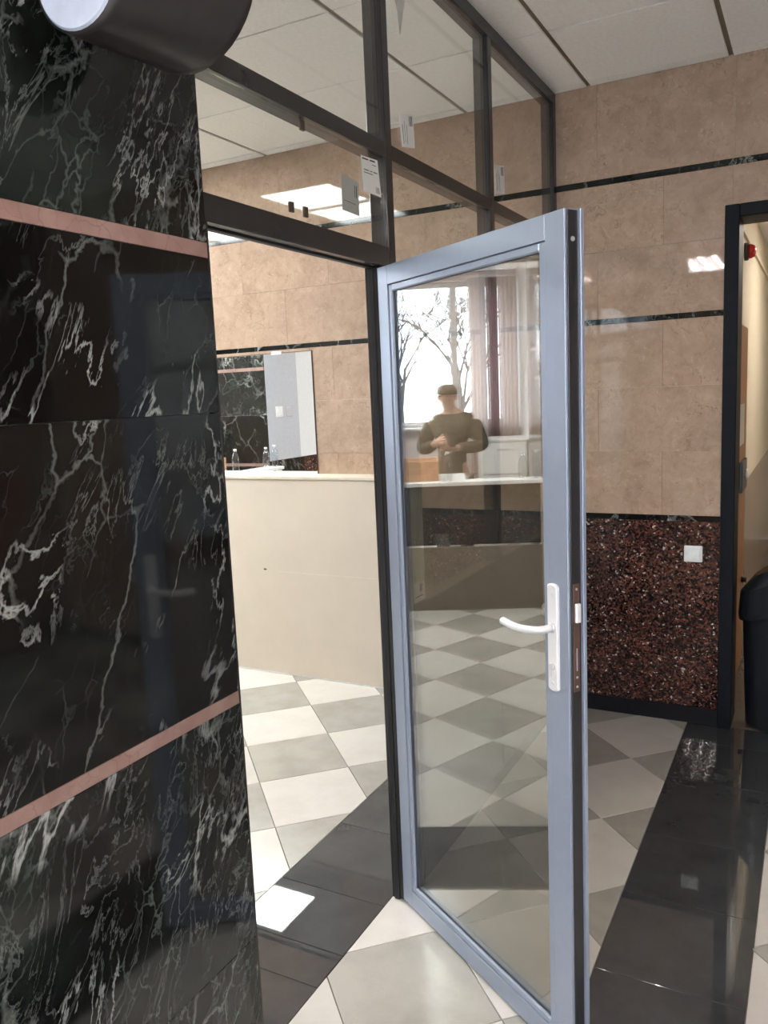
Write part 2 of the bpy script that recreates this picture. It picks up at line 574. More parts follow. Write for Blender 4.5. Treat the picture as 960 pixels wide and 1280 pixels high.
# ------------------------------------------------------------------ floor
floor = box('floor', (XL, -4.0, -.10), (2.5, YW, -.006), G['grout'], kind='structure',
            label='diagonal checkered tile floor with dark polished strips')
TS, GAP = .4, .0028
R2 = math.sqrt(2)
NX, NY = -.694, 2.969
regions = [((-4.78, S1[0]), (1.2, YW)), ((-4.93, S1[0]), (-4.0, 1.2)), ((XL, -4.78), (1.1, YW)),
           ((S1[1], S2[0]), (-4.0, YW)), ((S2[1], 2.5), (-4.0, YW))]
shared = {}
stuff = {0: ([], []), 1: ([], [])}
n_t = 0
for (x0, x1), (y0, y1) in regions:
    for i in range(-40, 41):
        for j in range(-40, 41):
            a0, b0 = i * TS + GAP / 2, j * TS + GAP / 2
            a1, b1 = a0 + TS - GAP, b0 + TS - GAP
            cx = NX + ((a0 + a1) / 2 - (b0 + b1) / 2) / R2
            cy = NY + ((a0 + a1) / 2 + (b0 + b1) / 2) / R2
            if cx < x0 - .3 or cx > x1 + .3 or cy < y0 - .3 or cy > y1 + .3: continue
            poly = [(NX + (a - b) / R2, NY + (a + b) / R2) for a, b in ((a0, b0), (a1, b0), (a1, b1), (a0, b1))]
            for ax, lo, hi in ((0, x0, x1), (1, y0, y1)):
                if poly: poly = clip(poly, ax, lo + GAP / 2, False)
                if poly: poly = clip(poly, ax, hi - GAP / 2, True)
            if len(poly) < 3 or area(poly) < 2e-4: continue
            par = (i + j) % 2
            m = G['tile_grey'] if par else G['tile_light']
            seen = cx > -4.8 and cy > .55 and cx < .62 and (cx > -1.5 or cy > 1.15)
            px = [(p[0] - cx, p[1] - cy) for p in poly]
            if seen:
                n_t += 1
                if area(poly) > .1568:
                    if par not in shared:
                        o = prism('tile', px, -.0055, 0, m, floor, .0012)
                        shared[par] = o.data
                    else:
                        o = link('tile', shared[par], floor)
                else:
                    o = prism('tile', px, -.0055, 0, m, floor, .0012)
                o.location = (cx, cy, 0)
            else:
                vs, fs = stuff[par]
                k = len(vs)
                vs += [(p[0], p[1], 0) for p in poly] + [(p[0], p[1], -.0055) for p in poly]
                n = len(poly)
                fs.append(tuple(range(k, k + n)))
                fs += [(k + q, k + n + q, k + n + (q + 1) % n, k + (q + 1) % n) for q in range(n)]
for par, (vs, fs) in stuff.items():
    link('tile_field', mesh('tile_field', vs, fs, G['tile_grey'] if par else G['tile_light']), floor, kind='stuff')

def strip(x0, x1, joints):
    for a, b in zip(joints[:-1], joints[1:]):
        g = .0013
        o = prism('floor_slab', [(x0 + g, a + g), (x1 - g, a + g), (x1 - g, b - g), (x0 + g, b - g)], -.0055, 0, G['strip'], floor, .001)
strip(*S1, [-4.0, -2.7, -1.4, -.2, .53, .93, 1.33, 1.732, 1.876, 2.138, 2.537, 2.937, 3.337, 3.737, YW])
strip(*S2, [-4.0, -2.7, -1.4, -.2, .53, .93, 1.335, 1.735, 2.136, 2.537, 2.933, 3.42, 3.822, YW])
# ------------------------------------------------------------------ far wall
YB = YW + .205
DX0, DX1, DZ = -.327, .60, 2.355         # opening of the right doorway
wall = empty('wall_back', (0, 0, 0), kind='structure', label='far wall of beige marble slabs over red granite with dark green bands')
ZT_ = ZC + .16
box('wall_core', (XL - .3, YW + .012, 0), (DX0 - .03, YB, ZT_), G['cream'], wall)
box('wall_core', (DX1 + .03, YW + .012, 0), (2.7, YB, ZT_), G['cream'], wall)
box('wall_core', (DX0 - .03, YW + .012, DZ + .03), (DX1 + .03, YB, ZT_), G['cream'], wall)
def slab(name, x0, x1, z0, z1, m, proud=0.0):
    g = .0004
    x0, x1, z0, z1 = x0 + g, x1 - g, z0 + g, z1 - g
    if x1 - x0 < .004: return
    link(name, boxmesh(name, (x0, YW - proud, z0), (x1, YW + .0125, z1), m, .0004), wall)
def run(name, z0, z1, m, width, off, xa, xb, proud=0.0):
    """row of slabs between xa and xb, cut around the doorway"""
    x = xa
    k = math.floor((xa - off) / width)
    while x < xb - 1e-4:
        k += 1
        xn = min(off + k * width, xb)
        if xn - x > 1e-3:
            if z1 <= DZ + 1e-3 or (z0 < DZ + .03 and False):
                if xn <= DX0 - .03 or x >= DX1 + .03:
                    slab(name, x, xn, z0, z1, m, proud)
                else:
                    if x < DX0 - .03: slab(name, x, DX0 - .03, z0, z1, m, proud)
                    if xn > DX1 + .03: slab(name, DX1 + .03, xn, z0, z1, m, proud)
            elif z0 >= DZ:
                slab(name, x, xn, z0, z1, m, proud)
            else:                       # row crossing the lintel: cut the piece over the opening short
                if xn <= DX0 - .03 or x >= DX1 + .03:
                    slab(name, x, xn, z0, z1, m, proud)
                else:
                    if x < DX0 - .03: slab(name, x, DX0 - .03, z0, z1, m, proud)
                    if xn > DX1 + .03: slab(name, DX1 + .03, xn, z0, z1, m, proud)
                    slab(name, max(x, DX0 - .03), min(xn, DX1 + .03), DZ + .03, z1, m, proud)
        x = xn
ZA0, ZA1, ZB0, ZB1, ZK0, ZK1 = 2.5785, 2.607, 1.938, 1.965, .995, 1.023
XA, XB = -5.0, 1.3
box('marble_facing', (XL, YW, .08), (XA - .001, YW + .0125, ZC), G['beige'], wall)
box('marble_facing', (XB + .001, YW, .08), (2.5, YW + .0125, ZC), G['beige'], wall)
run('beige_slab', ZA1, ZC + .019, G['beige'], .60, -.35, XA, XB)
run('green_band', ZA0, ZA1, G['band'], 1.2, -.65, XA, XB)
run('beige_slab', 2.277, ZA0, G['beige'], .60, -.65, XA, XB)
run('beige_slab', ZB1, 2.277, G['beige'], .60, -.35, XA, XB)
run('green_band', ZB0, ZB1, G['band'], 1.2, -.25, XA, XB)
run('beige_slab', 1.633, ZB0, G['beige'], .60, -.65, XA, XB)
run('beige_slab', 1.328, 1.633, G['beige'], .60, -.35, XA, XB)
run('beige_slab', ZK1, 1.328, G['beige'], .60, -.65, XA, XB)
run('green_band', ZK0, ZK1, G['band'], 1.2, -.65, XA, XB)
run('granite_slab', .08, ZK0, G['granite'], .60, -.59, XA, XB)
box('skirting', (-2.06, YW - .012, 0), (DX0 - .06, YW + .012, .08), G['base'], wall, .002)
box('skirting', (DX1 + .06, YW - .012, 0), (2.5, YW + .012, .08), G['base'], wall, .002)

# frame of the right doorway
fr = empty('door_frame', (DX0, YW, 0), label='dark navy metal frame around the doorway at right', cat='door frame')
fr['kind'] = 'structure'; fr.name = 'trim_1'
del fr['category']
box('jamb', (DX0 - .06, YW - .022, 0), (DX0, YB, DZ + .055), G['darkframe'], fr, .003)
box('jamb', (DX1, YW - .022, 0), (DX1 + .06, YB, DZ + .055), G['darkframe'], fr, .003)
box('lintel', (DX0, YW - .0215, DZ), (DX1, YB, DZ + .055), G['darkframe'], fr, .003)

# ------------------------------------------------------------------ marble pier at left
pier = box('wall_left', (-1.46, -.40, 0), (-1.145, 1.374, ZC + .0195), G['cream'], kind='structure',
           label='dark green marble pier with two pink marble bands beside the glazed partition')
def pslab(name, y0, y1, z0, z1, m, x0=-1.1455, x1=-1.13):
    g = .0006
    link(name, boxmesh(name, (x0, y0 + g, z0 + g), (x1, y1 - g, z1 - g), m, .0006), pier)
for (z0, z1, k) in ((0, .408, 'green_dense'), (.408, .979, 'green_dense'), (1.009, 1.628, 'green'), (1.628, 1.946, 'green'), (1.978, 2.50, 'green_light'), (2.50, ZC + .019, 'green_light')):
    for y0, y1 in ((-.40, .55), (.55, 1.388)):
        pslab('green_slab', y0, y1, z0, z1, G[k])
    for x0, x1, mm in ((-1.46, -1.1455, k),):
        g = .0006
        link('green_slab', boxmesh('green_slab', (x0, 1.3745, z0 + g), (x1, 1.388, z1 - g), G[k], .0005), pier)
        link('green_slab', boxmesh('green_slab', (x0 - .014, -.40, z0 + g), (x0 - .0005, 1.388, z1 - g), G[k], .0005), pier)
for (z0, z1) in ((.979, 1.009), (1.946, 1.978)):
    for y0, y1 in ((-.40, .55), (.55, 1.388)):
        pslab('pink_band', y0, y1, z0, z1, G['pink'])
    link('pink_band', boxmesh('pink_band', (-1.46, 1.3745, z0), (-1.1455, 1.388, z1), G['pink'], .0005), pier)
    link('pink_band', boxmesh('pink_band', (-1.474, -.40, z0), (-1.4605, 1.388, z1), G['pink'], .0005), pier)

# ------------------------------------------------------------------ other walls
wr = box('wall_right', (2.5, -4.2, 0), (2.7, YW + .0115, ZC + .0195), G['brownwall'], kind='structure', label='dark brown side wall of the hall')
wf = empty('wall_front', (0, 0, 0), kind='structure', label='wall of the hall behind the viewer')
HW0, HW1, HZ0, HZ1 = -.20, 2.40, .12, 2.80     # glazed entrance behind the viewer
box('wall_section', (XL - .3, -4.2, 0), (HW0, -4.0, ZC + .0195), G['beige'], wf)
box('wall_section', (HW1, -4.2, 0), (2.5, -4.0, ZC + .0195), G['beige'], wf)
box('wall_section', (HW0, -4.2, HZ1), (HW1, -4.0, ZC + .0195), G['beige'], wf)
box('wall_section', (HW0, -4.2, 0), (HW1, -4.0, HZ0), G['beige'], wf)
w2 = empty('window_2', (.8, -4.1, HZ0), kind='structure', label='glazed entrance front behind the viewer')
hx = [HW0, HW0 + .87, HW0 + 1.74, HW1]
for q_, x in enumerate(hx):
    xa, xb_ = (x, x + .06) if q_ == 0 else ((x - .06, x) if q_ == 3 else (x - .03, x + .03))
    box('post', (xa, -4.13, HZ0), (xb_, -4.07, HZ1), G['alu'], w2, .003)
for x0, x1 in zip(hx[:-1], hx[1:]):
    xa, xb_ = (x0 + .06 if x0 == hx[0] else x0 + .03), (x1 - .06 if x1 == hx[-1] else x1 - .03)
    for z0, z1 in ((HZ0, HZ0 + .06), (2.0, 2.06), (HZ1 - .06, HZ1)):
        box('rail', (xa, -4.13, z0), (xb_, -4.07, z1), G['alu'], w2, .003)
    for z0, z1 in ((HZ0 + .06, 2.0), (2.06, HZ1 - .06)):
        box('pane', (xa, -4.103, z0), (xb_, -4.097, z1), G['pane'], w2)
wi = box('wall_left_pier', (-5.75, .9, 0), (-4.945, 1.266, ZC + .0195), G['cream'], kind='structure', label='second pier of dark green marble in the inner room')
for (z0, z1, k) in ((0, .5, 'green'), (.5, .979, 'green'), (1.009, 1.5, 'green'), (1.5, 1.946, 'green_light'), (1.978, 2.5, 'green_light'), (2.5, ZC, 'green')):
    link('green_slab', boxmesh('green_slab', (-5.75, 1.2662, z0 + .0006), (-4.93, 1.28, z1 - .0006), G[k], .0006), wi)
for (z0, z1) in ((.979, 1.009), (1.946, 1.978)):
    link('pink_band', boxmesh('pink_band', (-5.75, 1.2662, z0), (-4.93, 1.28, z1), G['pink'], .0006), wi)
wc = box('wall_corridor', (-5.75, -4.0, 1.03), (-4.93, .8995, ZC + .0195), G['white'], kind='structure', label='white wall over a dark granite dado in the inner passage')
box('grey_facing', (-4.9297, .70, 1.03), (-4.926, 1.2655, ZC), G['greywall'], wc)
box('white_facing', (-4.945, .8995, 1.03), (-4.93, 1.2655, ZC), G['white'], wc)
sp = empty('switch_plate', (-4.926, 1.06, 1.525), label='white switch plate on the pale grey passage wall, seen in the mirror', cat='light switch')
box('frame', (-4.9257, 1.005, 1.47), (-4.916, 1.125, 1.58), G['whitep'], sp, .003)
box('rocker', (-4.9158, 1.02, 1.485), (-4.912, 1.11, 1.565), G['whitep'], sp, .002)
gp = box('blank_plate', (-4.9257, .83, 1.47), (-4.920, .935, 1.57), G['reflector'], None, .002, label='grey blank plate beside the switch plate on the passage wall', cat='wall plate')  # grey sheet stands for the shadow beside the switch
box('granite_dado', (-5.75, -4.0, 0), (-4.93, .64, 1.029), G['granite'], wc)
box('green_dado', (-5.75, .64, 0), (-4.93, .8995, 1.029), G['green'], wc)
box('granite_dado', (-4.945, .8995, 0), (-4.93, 1.2655, 1.029), G['green'], wc)
wo = box('wall_office', (XL, .9, 0), (-5.75, 1.10, ZC + .0195), G['white'], kind='structure', label='white wall beside the office window')

# window wall of the inner room
WY0, WY1, WZ0, WZ1 = 1.17, 3.75, 1.245, 2.93
wl = empty('wall_window', (0, 0, 0), kind='structure', label='pinkish outer wall around the office window')
box('wall_section', (XL - .3, .9, 0), (XL, WY0, ZC + .0195), G['pinkwall'], wl)
box('wall_section', (XL - .3, WY1, 0), (XL, YW + .0115, ZC + .0195), G['pinkwall'], wl)
box('wall_section', (XL - .3, WY0, 0), (XL, WY1, WZ0), G['pinkwall'], wl)
box('wall_section', (XL - .3, WY0, WZ1), (XL, WY1, ZC + .0195), G['pinkwall'], wl)
win = empty('window_1', (XL - .12, WY0, WZ0), kind='structure', label='white framed window with bare trees outside')
xs0, xs1 = XL - .16, XL - .09
for a, b in (((xs0, WY0, WZ0), (xs1, WY0 + .05, WZ1)), ((xs0, WY1 - .05, WZ0), (xs1, WY1, WZ1)), ((xs0, 1.80, WZ0), (xs1, 1.89, WZ1)), ((xs0, 2.72, WZ0), (xs1, 2.79, WZ1)),
             ((xs0, WY0 + .05, WZ0), (xs1, 1.80, WZ0 + .06)), ((xs0, 1.89, WZ0), (xs1, 2.72, WZ0 + .06)), ((xs0, 2.79, WZ0), (xs1, WY1 - .05, WZ0 + .06)),
             ((xs0, WY0 + .05, WZ1 - .06), (xs1, 1.80, WZ1)), ((xs0, 1.89, WZ1 - .06), (xs1, 2.72, WZ1)), ((xs0, 2.79, WZ1 - .06), (xs1, WY1 - .05, WZ1))):
    box('sash', a, b, G['sash'], win, .004)
for y0, y1 in ((WY0 + .05, 1.80), (1.89, 2.72), (2.79, WY1 - .05)):
    box('pane', (XL - .130, y0, WZ0 + .06), (XL - .124, y1, WZ1 - .06), G['pane'], win)
box('window_sill', (XL - .09, WY0 - .05, WZ0 - .035), (XL + .16, WY1 + .05, WZ0 - .001), G['sash'], win, .006)

# ------------------------------------------------------------------ ceiling: panels on a grid
ceil = box('ceiling', (XL - .3, -4.2, ZC + .02), (2.7, YW + .0118, ZC + .12), G['tbar'], kind='structure', label='suspended ceiling of white panels')
xl = [-.373 + .6125 * k for k in range(-14, 6)]
xl = [XL] + [x for x in xl if XL + .1 < x < 2.4] + [2.5]
yl = [3.963 - .610 * k for k in range(0, 14)]
yl = [-4.0] + sorted(y for y in yl if y > -3.9) + [YW]
LED = {(-4.6605, 3.353): 4, (-5.273, 2.133): 5, (-5.8855, 3.353): 6, (-5.8855, 2.133): 7, (-3.4355, 2.743): 0, (-4.0480 - .6125, 2.133): 1, (-6.498, 2.743): 2, (-4.048, -.917): 3, (-3.4355, 2.133): 8, (-5.273, 3.353): 9}
def is_led(x0, y0):
    for (lx, ly), k in LED.items():
        if abs(lx - x0) < .05 and abs(ly - y0) < .05: return k
    return None
FL = [(-1.598, -2.747), (.24, -2.747), (.24, -.917)]  # only the first shows as a reflection; the rest are added for hall brightness
def is_fl(x0, y0):
    return any(abs(x0 - fx) < .06 and (abs(y0 - fy) < .06 or abs(y0 - fy - .61) < .06) for fx, fy in FL)
cm = {}
cells_led = {}
field_v, field_f = [], []
for x0, x1 in zip(xl[:-1], xl[1:]):
    for y0, y1 in zip(yl[:-1], yl[1:]):
        k = is_led(x0, y0)
        if k is not None:
            cells_led[k] = (x0, x1, y0, y1); continue
        if is_fl(x0, y0): continue
        gx, gy = .010, .0042
        sx, sy = round(x1 - x0 - 2 * gx, 3), round(y1 - y0 - 2 * gy, 3)
        near = -4.2 < (x0 + x1) / 2 < 1.0 and (y0 + y1) / 2 > 1.3
        if (sx, sy) not in cm:
            cm[(sx, sy)] = boxmesh('ceiling_panel', (-sx / 2, -sy / 2, 0), (sx / 2, sy / 2, .012), G['ceil'], .0015)
        o = link('ceiling_panel', cm[(sx, sy)], ceil)
        o.location = ((x0 + x1) / 2, (y0 + y1) / 2, ZC + random.uniform(-.0008, .0012))
for x in xl[1:-1]:
    box('grid_bar', (x - .012, -4.0, ZC + .0075), (x + .012, YW, ZC + .0195), G['tbar'], ceil)
for y in yl[1:-1]:
    box('grid_bar', (XL, y - .004, ZC + .014), (2.5, y + .004, ZC + .0198), G['base'], ceil)

led_lab = ['square light panel in the ceiling nearest the beige marble wall', 'square light panel in the ceiling above the reception counter',
           'square light panel in the ceiling above the person', 'square light panel in the ceiling of the inner passage behind the marble pier'] + ['square light panel in the ceiling between the counter and the beige marble wall', 'square light panel in the ceiling just behind the reception counter',
           'square light panel of the office along the beige marble wall', 'square light panel of the office in front of the person',
           'square light panel in the ceiling, second from the beige marble wall', 'square light panel of the office, between two others along the beige marble wall']  # panels labelled added are unseen ones put in to brighten the inner room
for k, (x0, x1, y0, y1) in cells_led.items():
    t = empty('ceiling_light', ((x0 + x1) / 2, (y0 + y1) / 2, ZC), label=led_lab[k], cat='ceiling light', group='square ceiling lights of the inner room')
    for a, b in (((x0 + .004, y0 + .004, ZC - .004), (x0 + .03, y1 - .004, ZC + .018)), ((x1 - .03, y0 + .004, ZC - .004), (x1 - .004, y1 - .004, ZC + .018)),
                 ((x0 + .03, y0 + .004, ZC - .004), (x1 - .03, y0 + .03, ZC + .018)), ((x0 + .03, y1 - .03, ZC - .004), (x1 - .03, y1 - .004, ZC + .018))):
        box('frame', a, b, G['whitep'], t)
    box('diffuser', (x0 + .03, y0 + .03, ZC + .002), (x1 - .03, y1 - .03, ZC + .012), G['panel_light'], t)
fl_lab = ['four tube fluorescent ceiling light mirrored in the far marble wall', 'four tube fluorescent ceiling light by the entrance glazing', 'four tube fluorescent ceiling light nearest above the viewer']
for k, (fx, fy) in enumerate(FL):
    x0, x1, y0, y1 = fx + .004, fx + .6085, fy + .004, fy + 1.216
    t = empty('fluorescent_light', ((x0 + x1) / 2, (y0 + y1) / 2, ZC), label=fl_lab[k], cat='ceiling light', group='fluorescent lights of the hall')
    box('reflector', (x0, y0, ZC + .012), (x1, y1, ZC + .0195), G['reflector'], t)
    for a, b in (((x0, y0, ZC - .06), (x0 + .012, y1, ZC + .0115)), ((x1 - .012, y0, ZC - .06), (x1, y1, ZC + .0115)),
                 ((x0 + .012, y0, ZC - .06), (x1 - .012, y0 + .012, ZC + .0115)), ((x0 + .012, y1 - .012, ZC - .06), (x1 - .012, y1, ZC + .0115)),
                 ((x0 + .012, (y0 + y1) / 2 - .006, ZC - .06), (x1 - .012, (y0 + y1) / 2 + .006, ZC + .0115))):
        box('louvre_frame', a, b, G['reflector'], t)
    for q in range(4):
        cx = x0 + (q + .5) * (x1 - x0) / 4
        for ya, yb in ((y0 + .03, (y0 + y1) / 2 - .02), ((y0 + y1) / 2 + .02, y1 - .03)):
            o = lathe('tube', [(.004, ya), (.013, ya + .003), (.013, yb - .003), (.004, yb)], G['tube'], t, 10, 'y')
            o.location = Vector((cx, 0, ZC - .022)) - t.location

# ------------------------------------------------------------------ glazed partition
XB_ = XP - .060
part = empty('glass_partition', (XP, 2.7, 0), label='dark anthracite aluminium and glass partition up to the ceiling', cat='partition')
def pbox(name, y0, y1, z0, z1, m=G['alu'], x0=XB_, x1=XP, bev=.0015, parent=part, **kw):
    return box(name, (x0, y0, z0), (x1, y1, z1), m, parent, bev, **kw)
pbox('jamb', 1.3885, 1.412, 0, 2.0258)
pbox('head_rail', 1.3885, 2.2475, 2.026, 2.085)
pbox('post', 2.248, 2.288, 0, 2.9745)
pbox('post', 3.128, 3.168, 0.9605, 2.9745)
pbox('post', 3.128, 3.168, 0.0605, .905)
pbox('post', 4.0, 4.0445, 0, 2.9745)
pbox('top_rail', 1.3885, 4.0445, 2.975, 3.0255)
pbox('transom', 1.3885, 2.2475, 2.340, 2.384)
pbox('transom', 2.2885, 3.1275, 2.340, 2.384)
pbox('transom', 3.1685, 3.9995, 2.340, 2.384)
pbox('middle_rail', 2.2885, 3.9995, .906, .960)
pbox('bottom_rail', 2.2885, 3.9995, 0, .06)
hj = pbox('hinge_jamb', 2.196, 2.2475, 0, 2.0255, x1=XP - .018)
pbox('gasket', 2.190, 2.196, 0.0, 2.02, G['rubber'], XB_ + .012, XP - .03, .0005)
pbox('gasket', 1.412, 2.196, 2.0215, 2.026, G['rubber'], XB_ + .01, XB_ + .028, .0005)
pbox('gasket', 1.412, 1.417, 0.0, 2.02, G['rubber'], XB_ + .01, XB_ + .028, .0005)
gx0, gx1 = XP - .016, XP - .010
for y0, y1, z0, z1 in ((1.3885, 2.2475, 2.085, 2.340), (1.3885, 2.2475, 2.384, 2.975), (2.288, 3.128, 2.384, 2.975), (3.168, 4.0, 2.384, 2.975),
                       (2.288, 3.128, .960, 2.340), (3.168, 4.0, .960, 2.340)):
    pbox('pane', y0 + .0003, y1 - .0003, z0 + .0003, z1 - .0003, G['pane'], gx0, gx1, 0)
for y0, y1 in ((2.288, 3.128), (3.168, 4.0)):
    pbox('lower_panel', y0 + .0003, y1 - .0003, .0603, .9057, G['alu'], XP - .034, XP - .0005, 0)
pbox('cover_strip', 2.332, 2.445, .962, 1.55, G['creamstrip'], XP - .030, XP - .0165, .001, label='cream strip behind the glass')  # plain cream strip set just behind the glass
# labels stuck on the glass, each with a few printed lines
def sticker(pts, xoff, m, lines, flip=False):
    """pts: four (y,z) corners; thin paper on the glass with printed bars as a sub-part"""
    x0, x1 = (XP - .010 + xoff, XP - .0096 + xoff)
    vs = [(x0, y, z) for y, z in pts] + [(x1, y, z) for y, z in pts]
    off = wloc(part)
    vs = [Vector(v) - off for v in vs]
    fs = [(0, 1, 2, 3), (7, 6, 5, 4)] + [(i, 4 + i, 4 + (i + 1) % 4, (i + 1) % 4) for i in range(4)]
    o = link('label_sticker', mesh('label_sticker', vs, fs, m), part)
    P = [Vector((x1 + .0002, y, z)) - off for y, z in pts]
    vs, fs = [], []
    def at(u, v):
        return (P[0] * (1 - u) + P[1] * u) * (1 - v) + (P[3] * (1 - u) + P[2] * u) * v
    for u0, v0, u1, v1 in lines:
        k = len(vs)
        vs += [at(u0, v0), at(u1, v0), at(u1, v1), at(u0, v1)]
        vs += [p + Vector((.0002, 0, 0)) for p in vs[k:k + 4]]
        fs += [(k + 4, k + 5, k + 6, k + 7), (k + 3, k + 2, k + 1, k)] + [(k + i, k + 4 + i, k + 4 + (i + 1) % 4, k + (i + 1) % 4) for i in range(4)]
    link('print', mesh('print', vs, fs, G['ink']), o)
LN = [(.06, .05, .42, .09), (.5, .05, .82, .09), (.62, .17, .86, .19), (.12, .36, .40, .385), (.46, .36, .60, .385), (.66, .36, .9, .385), (.1, .44, .62, .46), (.72, .76, .74, .93), (.78, .76, .80, .93), (.84, .76, .87, .93), (.9, .76, .92, .93)]
sticker([(2.112, 2.318), (2.212, 2.325), (2.226, 2.224), (2.122, 2.224)], 0, G['paper'], LN)
sticker([(2.008, 2.249), (2.103, 2.243), (2.100, 2.152), (2.007, 2.154)], -.012 + .0054, G['paper_back'], [(.75, .15, .78, .5), (.84, .15, .88, .5), (.1, .7, .8, .715)])
sticker([(2.345, 1.030), (2.424, 1.030), (2.420, .966), (2.345, .966)], 0, G['paper'], [(.55, .1, .62, .5), (.68, .1, .75, .5), (.1, .7, .8, .74)])
LV = [(.66, .05, .70, .35), (.76, .05, .82, .35), (.86, .05, .9, .35), (.15, .3, .18, .9), (.3, .2, .32, .85), (.45, .3, .47, .9)]
sticker([(2.366, 2.494), (2.466, 2.517), (2.472, 2.419), (2.380, 2.402)], 0, G['paper'], LV)
sticker([(3.203, 2.526), (3.317, 2.546), (3.322, 2.438), (3.212, 2.418)], 0, G['paper'], LV)
# loose shred of protective film on the pane above
off = wloc(part)
fv = [(2.335, 2.93), (2.42, 2.95), (2.435, 2.84), (2.405, 2.775), (2.392, 2.725), (2.372, 2.79), (2.345, 2.85)]
vs = [Vector((XP - .0092 + (i % 2) * .003, y, z)) - off for i, (y, z) in enumerate(fv)] + [Vector((XP - .0086 + (i % 2) * .003, y, z)) - off for i, (y, z) in enumerate(fv)]
n = len(fv)
link('torn_film', mesh('torn_film', vs, [tuple(range(n)), tuple(reversed(range(n, 2 * n)))] + [(i, n + i, n + (i + 1) % n, (i + 1) % n) for i in range(n)], G['film']), part)
for y, z in ((1.83, 2.326), (1.762, 2.118), (1.826, 2.117)):
    pbox('glazing_shim', y - .009, y + .009, z - .012, z + .013, G['shim'], XP - .0235, XP - .0165, .001)

# ------------------------------------------------------------------ open glass door
HX, HY, TH, LW, LZ0, LZ1 = -1.158, 2.188, .5755, .809, .010, 2.019
door = empty('glass_door', (HX, HY, 0), -TH, label='open grey aluminium glass door with silver lever handle', cat='door')
LT = .045
def dbox(name, a, b, m=G['leaf'], bev=.0012, parent=door, **kw):
    return box(name, a, b, m, parent, bev, True, **kw)
SI, BI = .056, .073            # stile / bead widths on the hinge side
RO, RI = .746, .722            # bead outer / inner on the lock side
ZT, ZTI, ZBO, ZBI = 1.965, 1.945, .066, .086
dbox('hinge_stile', (0, 0, LZ0), (SI, LT, LZ1))
dbox('lock_stile', (RO, 0, LZ0), (LW, LT - .010, LZ1))
dbox('stile_lip', (RO + .01, LT - .0098, LZ0), (LW + .011, LT, LZ1))
dbox('top_rail', (SI, 0, ZT), (RO, LT, LZ1))
dbox('bottom_rail', (SI, 0, LZ0), (RO, LT, ZBO))
dbox('edge_gasket', (LW, .006, LZ0 + .003), (LW + .004, LT - .0115, LZ1 - .003), G['alu'], .0005)
for a, b in (((SI + .0005, .0035, ZBO), (BI, .013, ZT - .0005)), ((RI, .0035, ZBO), (RO - .0005, .013, ZT - .0005)),
             ((BI, .0035, ZTI), (RI, .013, ZT - .0005)), ((BI, .0035, ZBO + .0005), (RI, .013, ZBI))):
    bd = dbox('glazing_bead', a, b, G['leaf'], .003)
for a, b in (((SI + .0005, .034, ZBO), (BI - .004, LT - .003, ZT - .0005)), ((RI + .004, .034, ZBO), (RO - .0005, LT - .003, ZT - .0005)),
             ((BI - .004, .034, ZTI + .004), (RI + .004, LT - .003, ZT - .0005)), ((BI - .004, .034, ZBO + .0005), (RI + .004, LT - .003, ZBI - .004))):
    dbox('glazing_bead', a, b, G['leaf'], .002)
dbox('spacer', (BI - .002, .0185, ZBI - .008), (BI + .004, .0285, ZTI + .008), G['rubber'], 0)
dbox('spacer', (RI - .002, .0185, ZBI - .008), (RI + .006, .0285, ZTI + .008), G['rubber'], 0)
dbox('spacer', (BI + .004, .0185, ZBI - .008), (RI - .002, .0285, ZBI - .001), G['leaf'], 0)
dbox('spacer', (BI + .004, .0185, ZTI + .001), (RI - .002, .0285, ZTI + .008), G['rubber'], 0)
dbox('pane', (SI + .004, .0135, ZBO + .004), (RO - .004, .0180, ZT - .004), G['pane_door'], 0)
dbox('pane', (SI + .004, .0290, ZBO + .004), (RO - .004, .0335, ZT - .004), G['pane_door'], 0)
# handle set: plate with arched ends, neck and lever, key cylinder, screws
hd = empty('handle_set', (0, 0, 0)); hd.parent = door
def plate(y0, y1, name):
    u0, u1, z0, z1 = .7455, .7790, .957, 1.211
    o_ = []
    for k in range(9):
        a = math.pi * k / 8
        o_.append(((u0 + u1) / 2 + (u1 - u0) / 2 * math.cos(a), z1 - .008 + .008 * math.sin(a)))
    for k in range(9):
        a = math.pi + math.pi * k / 8
        o_.append(((u0 + u1) / 2 + (u1 - u0) / 2 * math.cos(a), z0 + .008 + .008 * math.sin(a)))
    n = len(o_)
    vs = [(u, y0, z) for u, z in o_] + [(u, y1, z) for u, z in o_]
    cu = (u0 + u1) / 2; cz = (z0 + z1) / 2
    yf = y0 - .002 if y0 < y1 else y0 + .002
    vs += [(cu + (u - cu) * .86, yf, cz + (z - cz) * .98) for u, z in o_]
    fs = [(i, (i + 1) % n, n + (i + 1) % n, n + i) for i in range(n)] + [(i, 2 * n + i, 2 * n + (i + 1) % n, (i + 1) % n) for i in range(n)]
    fs += [tuple(range(2 * n, 3 * n)), tuple(range(n, 2 * n))]
    return link(name, mesh(name, vs, fs, G['white_metal']), hd)
plate(-.006, -.0002, 'handle_plate')
plate(LT + .006, LT + .0002, 'handle_plate')
tube('lever', [(.763, -.008, 1.108), (.763, -.030, 1.108), (.760, -.043, 1.108), (.750, -.050, 1.107), (.735, -.053, 1.105), (.705, -.054, 1.102), (.675, -.053, 1.101), (.636, -.051, 1.104), (.632, -.051, 1.1045)],
     [.0095, .0088, .0088, .0088, .0088, .0085, .0092, .0095, .007], G['white_metal'], hd, 14, 1.0)
lathe('lever_collar', [(.012, -.0081), (.012, -.011), (.0105, -.013)], G['silver'], hd, 18, 'y', (.763, 0, 1.108))
